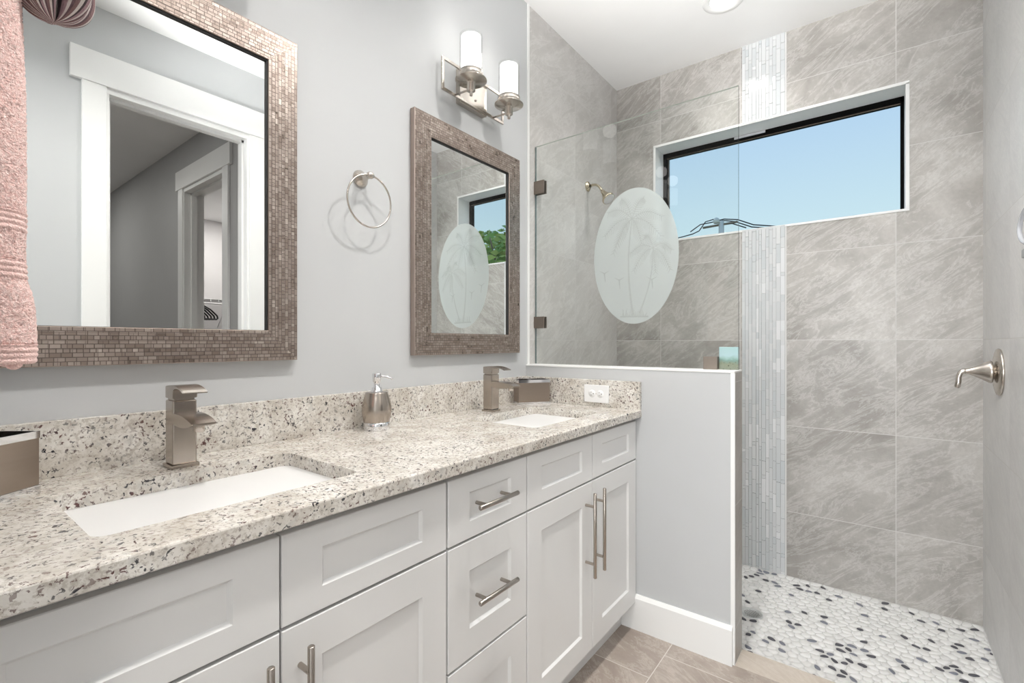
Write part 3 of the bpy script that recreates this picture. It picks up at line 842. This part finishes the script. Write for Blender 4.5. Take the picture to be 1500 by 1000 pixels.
tr1 = towel_ring((.0, .944, 1.728), 'empty satin nickel towel ring on the wall between the two mirrors')

# ------------------------------------------------------------------ vanity lights
def sconce(yc, label):
    zc = 2.228
    t = thing('vanity_light', label, 'wall light', (0, yc, zc), 'twin glass vanity lights')
    y0, y1, z0, z1 = yc-.190, yc+.190, 2.163, 2.293; x0, x1, w = .026, .034, .011
    bm = bmesh.new()
    box(bm, x0, x1, y0, y1, z0, z0+w, .0008); box(bm, x0, x1, y0, y1, z1-w, z1, .0008); box(bm, x0, x1, y0, y0+w, z0+w, z1-w, .0008); box(bm, x0, x1, y1-w, y1, z0+w, z1-w, .0008)
    obj('frame', bm, M['nickel_light'], t)
    bm = bmesh.new(); box(bm, .0, .026, yc-.082, yc+.082, 2.158, 2.298, .002)
    bp = obj('back_plate', bm, M['nickel_light'], t)
    bm = bmesh.new(); lathe(bm, [(.0045, 0), (.0045, .003), (.003, .005), (0, .0055)], (.026, yc+.01, 2.20), (1, 0, 0), 12); obj('screw', bm, M['nickel_light'], bp)
    for s in (-1, 1):
        y = yc+s*.119; x = .118; zb = 2.150
        bm = bmesh.new(); tube(bm, [(.032, y, z0+.005), (x, y, zb+.014)], .0042, 10); obj('arm', bm, M['nickel_light'], t)
        bm = bmesh.new()
        lathe(bm, [(0, -.012), (.006, -.012), (.0065, 0), (.0065, .002), (.012, .003), (.0165, .006), (.0165, .036), (.020, .037), (.058, .044), (.0615, .046), (.0615, .048), (.0605, .049), (.042, .051), (.0475, .052), (.0475, .078), (.045, .078), (.045, .055), (0, .055)], (x, y, zb), n=48)
        obj('cup', bm, M['nickel_light'], t)
        bm = bmesh.new(); lathe(bm, [(.030, .056), (.0385, .056), (.0385, .211), (.0375, .213), (.036, .211), (.036, .06)], (x, y, zb), n=48)
        sh = obj('lamp_shade', bm, M['shade'], t)
        bm = bmesh.new(); lathe(bm, [(.0445, .055), (.0445, .219), (.0435, .2195), (.0430, .219), (.0430, .055)], (x, y, zb), n=48)
        obj('glass_sleeve', bm, M['clear_sleeve'], sh)
    return t
s1 = sconce(1.478, 'twin glass cylinder wall light above the far mirror')
copy_tree(s1, (0, .394, 2.228), 'twin glass cylinder wall light above the large near mirror')
for yc in (.394, 1.478):
    for s in (-1, 1):
        l = bpy.data.lights.new('vanity_bulb', 'POINT'); l.energy = .28*LIGHT; l.color = (1, .97, .93); l.shadow_soft_size = .04
        o = bpy.data.objects.new('vanity_bulb', l); C.objects.link(o); o.location = (.118, yc+s*.119, 2.43)

# ------------------------------------------------------------------ shower glass
YG = 1.9655
t = thing('shower_glass_panel', 'fixed clear glass screen with an etched palm oval on the half wall', 'shower screen', (.47, YG, ZP))
GX0, GX1, GZ0, GZ1 = .0035, .9415, ZP+.001, 2.1665
def glass_panel():
    bm = bmesh.new(); box(bm, GX0, GX1, YG-.005, YG+.005, GZ0, GZ1)
    for f in bm.faces:
        n = f.normal
        f.material_index = 0 if abs(n.y) > .5 else (2 if n.z > .5 else 1)
    return bm
bm = glass_panel(); bm.normal_update()
for f in bm.faces:
    n = f.normal; f.material_index = 0 if abs(n.y) > .5 else (2 if n.z > .5 else 1)
obj('pane', bm, [M['glass'], M['glass_edge'], M['glass_edge_top']], t)
def etched():
    OX, OZ, HW, HH = .524, 1.5635, .193, .2945
    segs = []   # (u0,v0,u1,v1,r0,r1,intensity) in normalised oval units scaled to metres
    def S(u, v): return (u*HW, v*HH)
    def cap(a, b, r0, r1, k=1.0): segs.append((*a, *b, r0, r1, k))
    def curve(a, b, sag, n=6):
        pts = []
        for i in range(n+1):
            w = i/n; x = a[0]+(b[0]-a[0])*w; y = a[1]+(b[1]-a[1])*w+sag*math.sin(w*PI)
            pts.append((x, y))
        return pts
    def frond(a, b, sag, leaf):
        p = curve(a, b, sag, 14)
        for i in range(len(p)-1): cap(p[i], p[i+1], .0014, .0012)
        for i in range(2, len(p)):
            dx, dy = p[i][0]-p[i-1][0], p[i][1]-p[i-1][1]; L = math.hypot(dx, dy) or 1; dx /= L; dy /= L
            ln = leaf*math.sin(min(1, (i+1)/len(p)*1.15)*PI*.85)+.006
            for s in (-1, 1):
                ax, ay = dx*.55-s*dy*.75, dy*.55+s*dx*.75-.35
                cap(p[i], (p[i][0]+ax*ln, p[i][1]+ay*ln), .0014, .0005)
    def palm(crown, foot, bow, ends, r0, r1, leaf):
        c, f = S(*crown), S(*foot); n = 14; pp = []
        for i in range(n+1):
            w = i/n; pp.append((c[0]+(f[0]-c[0])*w+bow*math.sin(w*PI), c[1]+(f[1]-c[1])*w))
        for i in range(n): cap(pp[i], pp[i+1], r0+(r1-r0)*i/n, r0+(r1-r0)*(i+1)/n, .8)
        for e in ends:
            q = S(*e); frond(c, q, .018+.010*abs(q[0]-c[0])/HW, leaf)
    palm((.44, .08), (.13, -.84), .016, [(.83, .03), (.81, -.24), (.49, -.26), (.0, -.21), (-.08, .04), (.25, .27), (.6, .19)], .0022, .0036, .022)
    palm((-.05, .55), (-.03, -.87), -.018, [(.62, .52), (.6, .25), (.17, .18), (-.39, .22), (-.5, .08), (-.7, .36), (-.62, .70), (-.3, .86), (.22, .82)], .0026, .0046, .026)
    for u, v in ((.41, -.37), (-.36, -.34), (-.73, -.22)):
        a = S(u, v)
        cap(a, (a[0]-.022, a[1]+.012), .0022, .0006); cap(a, (a[0]+.022, a[1]+.010), .0022, .0006); cap(a, (a[0]+.004, a[1]-.038), .0032, .001)
    for k in range(16):
        a = S(-.28+.036*k, -.885); rr = random.Random(k)
        cap(a, (a[0]+rr.uniform(-.008, .008), a[1]+.012+rr.random()*.022), .0018, .0006)
    cap(S(-.32, -.89), S(.32, -.90), .003, .003)
    nx, ny = 190, 290
    xs = np.linspace(-1, 1, nx); ys = np.linspace(-1, 1, ny)
    A, Bv = np.meshgrid(xs, ys)
    # square grid mapped to disc keeps the rim clean
    U = A*np.sqrt(1-Bv*Bv/2); V = Bv*np.sqrt(1-A*A/2)
    X = U*HW; Z = V*HH; val = np.zeros_like(X)
    for (x0, y0, x1, y1, r0, r1, k) in segs:
        dx, dy = x1-x0, y1-y0; L2 = dx*dx+dy*dy+1e-12
        w = np.clip(((X-x0)*dx+(Z-y0)*dy)/L2, 0, 1)
        d = np.hypot(X-x0-w*dx, Z-y0-w*dy); r = r0+(r1-r0)*w
        val = np.maximum(val, np.clip((r-d)/.0009+.5, 0, 1)*k)
    me = bpy.data.meshes.new('etched_oval')
    off = BASE[t.name]
    co = np.stack([OX+X-off.x, np.full_like(X, YG-.0055)-off.y, OZ+Z-off.z], -1).reshape(-1, 3)
    idx = np.arange(nx*ny).reshape(ny, nx)
    q = np.stack([idx[:-1, :-1], idx[:-1, 1:], idx[1:, 1:], idx[1:, :-1]], -1).reshape(-1, 4)
    me.from_pydata(co.tolist(), [], q.tolist()); at = me.attributes.new('etch', 'FLOAT', 'POINT'); at.data.foreach_set('value', val.reshape(-1).astype(np.float32))
    me.materials.append(M['frost']); o = bpy.data.objects.new('etched_oval', me); C.objects.link(o); o.parent = t
    o['label'] = 'frosted oval etched with palm trees'
    return o
etched()
for (x0, x1, z0, z1) in ((.0, .060, 1.926, 1.990), (.0, .060, 1.259, 1.316), (.815, .868, ZP, 1.132)):
    bm = bmesh.new(); box(bm, x0, x1, YG-.014, YG-.0055, z0, z1, .001); box(bm, x0, x1, YG+.0055, YG+.014, z0, z1, .001)
    obj('clip', bm, M['bronze_clip'], t)
tag(obj('glass_picture_block', B(.868, .938, 1.976, 1.999, ZP, 1.170, bev=.002), M['beach']), 'small glass block with an aqua seaside picture on the half wall end', 'ornament')

# ------------------------------------------------------------------ shower head, valve, drain, hook
sy, sz = 2.51, 2.112
t = thing('shower_head', 'nickel shower head on a bent arm from the left shower wall', 'shower head', (0, sy, sz))
bm = bmesh.new(); lathe(bm, [(.029, 0), (.030, .003), (.026, .008), (.016, .013), (.012, .016)], (0, sy, sz), (1, 0, 0), 28); obj('flange', bm, M['gold_nickel'], t)
bm = bmesh.new(); tube(bm, [(.01, sy, sz), (.035, sy, sz+.003), (.055, sy, sz), (.072, sy, sz-.010), (.086, sy, sz-.028), (.097, sy, sz-.048)], .0075, 14); obj('arm', bm, M['gold_nickel'], t)
ax = Vector((.62, -.12, -.78)).normalized(); hp = Vector((.097, sy, sz-.046))
bm = bmesh.new(); lathe(bm, [(0, -.004), (.010, -.004), (.013, .004), (.014, .016), (.018, .026), (.027, .046), (.036, .060), (.038, .064), (.037, .072), (.033, .073)], hp, ax, 32); hd = obj('head', bm, M['gold_nickel'], t)
bm = bmesh.new(); lathe(bm, [(.0335, .0728), (.030, .0745), (.020, .0748), (.0185, .0738), (.017, .0748), (0, .0752)], hp, ax, 32); obj('spray_face', bm, M['plastic_white'], hd)
vy, vz = 2.553, 1.075
t = thing('shower_valve', 'nickel shower valve with a curved lever on the right shower wall', 'shower valve', (XR, vy, vz))
bm = bmesh.new(); lathe(bm, [(.088, 0), (.090, .004), (.087, .009), (.070, .013), (.040, .015), (.028, .016), (.026, .03)], (XR, vy, vz), (-1, 0, 0), 48); obj('escutcheon', bm, M['nickel_light'], t)
bm = bmesh.new(); lathe(bm, [(.0, .022), (.041, .022), (.0435, .026), (.041, .032), (.030, .050), (.019, .070), (.012, .086), (.010, .096)], (XR, vy, vz), (-1, 0, 0), 36)
hb = obj('handle', bm, M['nickel_light'], t)
bm = bmesh.new(); tube(bm, [(XR-.088, vy, vz), (XR-.100, vy, vz+.001), (XR-.110, vy-.001, vz-.006), (XR-.115, vy-.002, vz-.022), (XR-.116, vy-.003, vz-.042), (XR-.119, vy-.003, vz-.060), (XR-.121, vy-.003, vz-.066)], [.010, .0098, .009, .0085, .009, .0095, .006], 16)
obj('lever', bm, M['nickel_light'], hb)
t = thing('shower_drain', 'round steel drain grate in the white pebble floor', 'drain', (DRX, DRY, SF))
bm = bmesh.new(); lathe(bm, [(0, -.002), (.038, -.002), (.040, .0), (.0455, .0005), (.047, -.002), (.047, -.008)], (DRX, DRY, SF), n=40); gr = obj('grate', bm, M['steel'], t)
bm = bmesh.new()
for i in range(-4, 5):
    for j in range(-3, 4):
        x, y = i*.0075+(j % 2)*.0037, j*.0085
        if math.hypot(x, y) < .031: box(bm, DRX+x-.0020, DRX+x+.0020, DRY+y-.0014, DRY+y+.0014, SF-.0025, SF-.0013)
obj('slots', bm, M['dark'], gr)
t = thing('suction_hook', 'clear grey plastic hook on the right shower wall, cut off by the frame', 'hook', (XR, 1.98, 1.53))
bm = bmesh.new(); tube(bm, [(XR-.022-.006*math.cos(a), 1.975+.105*math.cos(a)*1.0, 1.528+.055*math.sin(a)) for a in [2*PI*k/40 for k in range(40)]], .006, 10, closed=True); obj('loop', bm, M['clear_plastic'], t)
bm = bmesh.new(); tube(bm, [(XR-.001, 2.02, 1.60), (XR-.024, 2.02, 1.60), (XR-.027, 2.00, 1.58)], .003, 8); obj('pin', bm, M['grey_plastic'], t)
bm = bmesh.new(); box(bm, XR-.03, XR-.0005, 1.93, 2.045, 1.437, 1.462, .002); obj('strap', bm, M['grey_plastic'], t)

# ------------------------------------------------------------------ towels (hang from a ring on the front wall)
tr2 = copy_tree(tr1, (.44, -.01, 1.83), 'satin nickel towel ring on the left end wall carrying the pink towel', rotz=PI/2)
def towel():
    t = thing('pink_towel', 'pale pink terry towel hanging at the left edge of the picture', 'towel', (.42, .05, 1.155))
    zs = [1.156, 1.163, 1.175, 1.20, 1.225, 1.245, 1.262, 1.29, 1.33, 1.40, 1.50, 1.62, 1.70, 1.76]
    yo = [.1100, .1120, .1130, .1130, .1122, .1095, .1045, .1030, .1028, .1022, .1010, .0985, .094, .085]
    def Yz(z): return float(np.interp(z, zs, yo))
    rnd = random.Random(2)
    def body(z0, z1, dz, n, amp, ridge=False):
        bm = bmesh.new(); rings = []; m = int((z1-z0)/dz)
        for j in range(m+1):
            z = z0+(z1-z0)*j/m; y = Yz(z); ring = []
            for k in range(n):
                a = 2*PI*k/n; c, s = math.cos(a), math.sin(a)
                e = .28
                px = .44+.115*math.copysign(abs(c)**e, c); py = (y+.004)/2+(y-.004)/2*math.copysign(abs(s)**.55, s)
                f = rnd.uniform(-amp, amp)+ .0012*math.sin(14*z+3*px*20)
                if ridge: f += .0016*abs(math.sin((z-z0)/.0068*PI))
                ring.append(bm.verts.new((px+c*f, py+s*f, z+rnd.uniform(-amp, amp)*.5)))
            rings.append(ring)
        for A, Q in zip(rings[:-1], rings[1:]):
            for k in range(n):
                f = bm.faces.new((A[k], A[(k+1) % n], Q[(k+1) % n], Q[k])); f.smooth = True
        bm.faces.new(rings[0][::-1]); bm.faces.new(rings[-1])
        return bm
    obj('pile', body(1.184, 1.262, .0026, 190, .0011), M['terry'], t)
    obj('band', body(1.262, 1.284, .0009, 120, .0002, True), M['terry_hem'], t)
    obj('pile', body(1.284, 1.318, .0026, 190, .0011), M['terry'], t)
    obj('band', body(1.318, 1.342, .0009, 120, .0002, True), M['terry_hem'], t)
    obj('pile', body(1.342, 1.757, .0028, 190, .0012), M['terry'], t)
    obj('hem', body(1.160, 1.1835, .0012, 120, .0003, True), M['terry_hem'], t)
    bm = bmesh.new(); tube(bm, [(.34, .092, 1.1615), (.44, .098, 1.160), (.549, .088, 1.1615)], .008, 14)
    obj('folded_edge', bm, M['terry_hem'], t)
    return t
towel()
def scarf():
    me = bpy.data.meshes.new('striped_hand_towel'); n, m = 220, 90; cx, cy = .52, .125
    co, fa, st = [], [], []
    ztip = 1.596
    for j in range(m+1):
        u = j/m; z = ztip+.17*u**1.25
        env = math.sqrt(max(0, 1-(1-min(1, (z-ztip)/.050))**2))
        for k in range(n):
            a = 2*PI*k/n
            fold = 1+.13*math.sin(3*a+1.6*u)+.07*math.sin(8*a+1+3*u)
            g2 = math.exp(-((((a-6.40+PI) % (2*PI))-PI)/.16)**2)   # deep fold facing the room
            r = (.0435*env)*fold*(1-.78*g2)+.0004
            sx = .9; lean = (z-ztip)*.10
            co.append((cx+r*math.cos(a)*sx, cy+.002+r*math.sin(a)-lean*.3, z+.006*math.sin(3*a)*env)); st.append((k/n*2.3) % 1)
    for j in range(m):
        for k in range(n): fa.append((j*n+k, j*n+(k+1) % n, (j+1)*n+(k+1) % n, (j+1)*n+k))
    fa.append(tuple(range(n))[::-1]); fa.append(tuple(m*n+k for k in range(n)))
    me.from_pydata(co, [], fa); at = me.attributes.new('stripe', 'FLOAT', 'POINT'); at.data.foreach_set('value', st)
    me.materials.append(M['striped']); me.shade_smooth()
    o = bpy.data.objects.new('striped_hand_towel', me); C.objects.link(o)
    tag(o, 'brown and cream striped cloth tip hanging at the top left corner', 'hand towel')
scarf()

# ------------------------------------------------------------------ closet shelf and hangers (seen in the big mirror)
t = thing('wire_shelf', 'white wire shelf on the closet wall, seen in the big mirror', 'shelf', (5.84, 2.6, 1.75))
bm = bmesh.new()
for k in range(14): tube(bm, [(5.838-.025*k, 1.65, 1.75), (5.838-.025*k, 3.0, 1.75)], .003, 6)
for k in range(43): tube(bm, [(5.838, 1.66+.031*k, 1.752), (5.51, 1.66+.031*k, 1.752)], .0018, 5)
obj('deck', bm, M['wire_white'], t)
bm = bmesh.new(); tube(bm, [(5.51, 1.65, 1.70), (5.51, 3.0, 1.70)], .006, 8); tube(bm, [(5.51, 1.65, 1.755), (5.51, 3.0, 1.755)], .004, 8)
for k in range(15): tube(bm, [(5.51, 1.66+.095*k, 1.70), (5.51, 1.66+.095*k, 1.755)], .003, 6)
obj('lip', bm, M['wire_white'], t)
for y in (1.9, 2.72):
    bm = bmesh.new(); tube(bm, [(5.53, y, 1.70), (5.838, y, 1.40)], .005, 8); obj('brace', bm, M['wire_white'], t)
def hanger(loc, label):
    x, y, z = loc
    t = thing('coat_hanger', label, 'hanger', loc, 'black hangers in the closet')
    bm = bmesh.new(); tube(bm, [(x, y, z-.07), (x, y, z-.04), (x+.018, y, z-.03), (x+.022, y, z-.012), (x+.010, y, z+.005), (x-.012, y, z)], .003, 8); obj('hook', bm, M['nickel_light'], t)
    bm = bmesh.new(); tube(bm, [(x, y, z-.06), (x+.10, y, z-.10), (x+.20, y, z-.17), (x+.21, y, z-.20), (x+.19, y, z-.215), (x-.19, y, z-.215), (x-.21, y, z-.20), (x-.20, y, z-.17), (x-.10, y, z-.10)], .010, 8, closed=True)
    bmesh.ops.rotate(bm, verts=bm.verts[:], cent=(x, y, z), matrix=Matrix.Rotation(math.radians(62), 3, 'Z'))
    obj('shoulders', bm, M['black_plastic'], t)
    return t
h0 = hanger((5.40, 2.26, 1.70), 'black coat hanger in a bunch under the closet shelf')
for k in range(1, 5): copy_tree(h0, (5.40-.040*k, 2.26+.022*k, 1.70))

# ------------------------------------------------------------------ outside
t = thing('utility_pole', 'pale utility pole top with cables beyond the window', 'utility pole', (-3.5, 20, -.4))
bm = bmesh.new(); tube(bm, [(-3.47, 20, -.4), (-3.5, 20, 6.02)], .10, 14); obj('pole', bm, M['pole_wood'], t)
bm = bmesh.new(); lathe(bm, [(.09, 0), (.12, .03), (.12, .14), (.08, .2), (0, .24)], (-3.66, 19.9, 5.93), n=20); obj('insulator', bm, M['pole_wood'], t)
bm = bmesh.new(); tube(bm, [(-4.2, 20, 5.85), (-2.9, 20, 5.9)], .045, 8); obj('crossarm', bm, M['bark'], t)
for pts in ([(-7.5, 20, 5.35), (-5.0, 20, 5.60), (-4.6, 20, 5.66), (-4.35, 20, 5.75), (-4.1, 20, 6.08), (-3.8, 20, 6.13), (-3.5, 20, 6.05), (-3.0, 20, 5.92), (-2.4, 20, 5.62), (-.5, 20, 5.2)],
            [(-4.7, 20, 5.76), (-4.3, 20, 6.0), (-3.9, 20, 6.02), (-3.4, 20, 6.08), (-2.9, 20, 5.98), (-2.35, 20, 5.70), (-.6, 20, 5.3)],
            [(-3.7, 20, 5.86), (-3.1, 20, 5.86), (-2.6, 20, 5.62)]):
    bm = bmesh.new(); tube(bm, pts, .022, 8); obj('cable', bm, M['cable'], t)
def tree(loc, h, r, n, label, seed, name='leafy_tree', flat=1.0):
    x, y, z = loc; rnd = random.Random(seed)
    t = thing(name, label, 'tree', loc, None)
    bm = bmesh.new(); top = Vector((x, y, z+h-r))
    tube(bm, [(x, y, z), (x+.1, y, z+(h-r)*.5), top], [.16, .12, .09], 10)
    for k in range(9):
        a = k*2.4; e = top+Vector((math.cos(a)*r*.8, math.sin(a)*r*.8, r*rnd.uniform(-.2, .9)))
        tube(bm, [top-Vector((0, 0, .3)), (top+e)/2+Vector((0, 0, .1)), e], [.05, .035, .015], 6)
    obj('trunk', bm, M['bark'], t)
    bm = bmesh.new()
    for k in range(n):
        d_ = Vector((rnd.gauss(0, 1), rnd.gauss(0, 1), rnd.gauss(0, 1))).normalized()*r*rnd.uniform(.25, 1)**.6
        d_.z *= flat
        if math.sin(d_.x*5+seed)*math.cos(d_.z*6)+math.sin(d_.y*4) < -.35: continue
        p = top+d_; s = rnd.uniform(.09, .2)
        a, b = frame_of((rnd.gauss(0, 1), rnd.gauss(0, 1), rnd.gauss(0, .6)+.4))
        m_ = 0 if rnd.random() < .55 else 1
        vs = [bm.verts.new(p+a*s), bm.verts.new(p+b*s*.45+a*s*.3), bm.verts.new(p-a*s), bm.verts.new(p-b*s*.45+a*s*.1)]
        f = bm.faces.new(vs); f.material_index = m_
    obj('crown', bm, [M['leaf'], M['leaf_light']], t)
    return t
tree((7.5, 11.0, -.4), 5.0, 1.9, 5200, 'leafy green tree outside the window, seen in the far mirror', 4)
tree((-5.4, 24.0, -.4), 7.0, 1.0, 900, 'distant green treetop just above the window sill', 9, flat=.8)
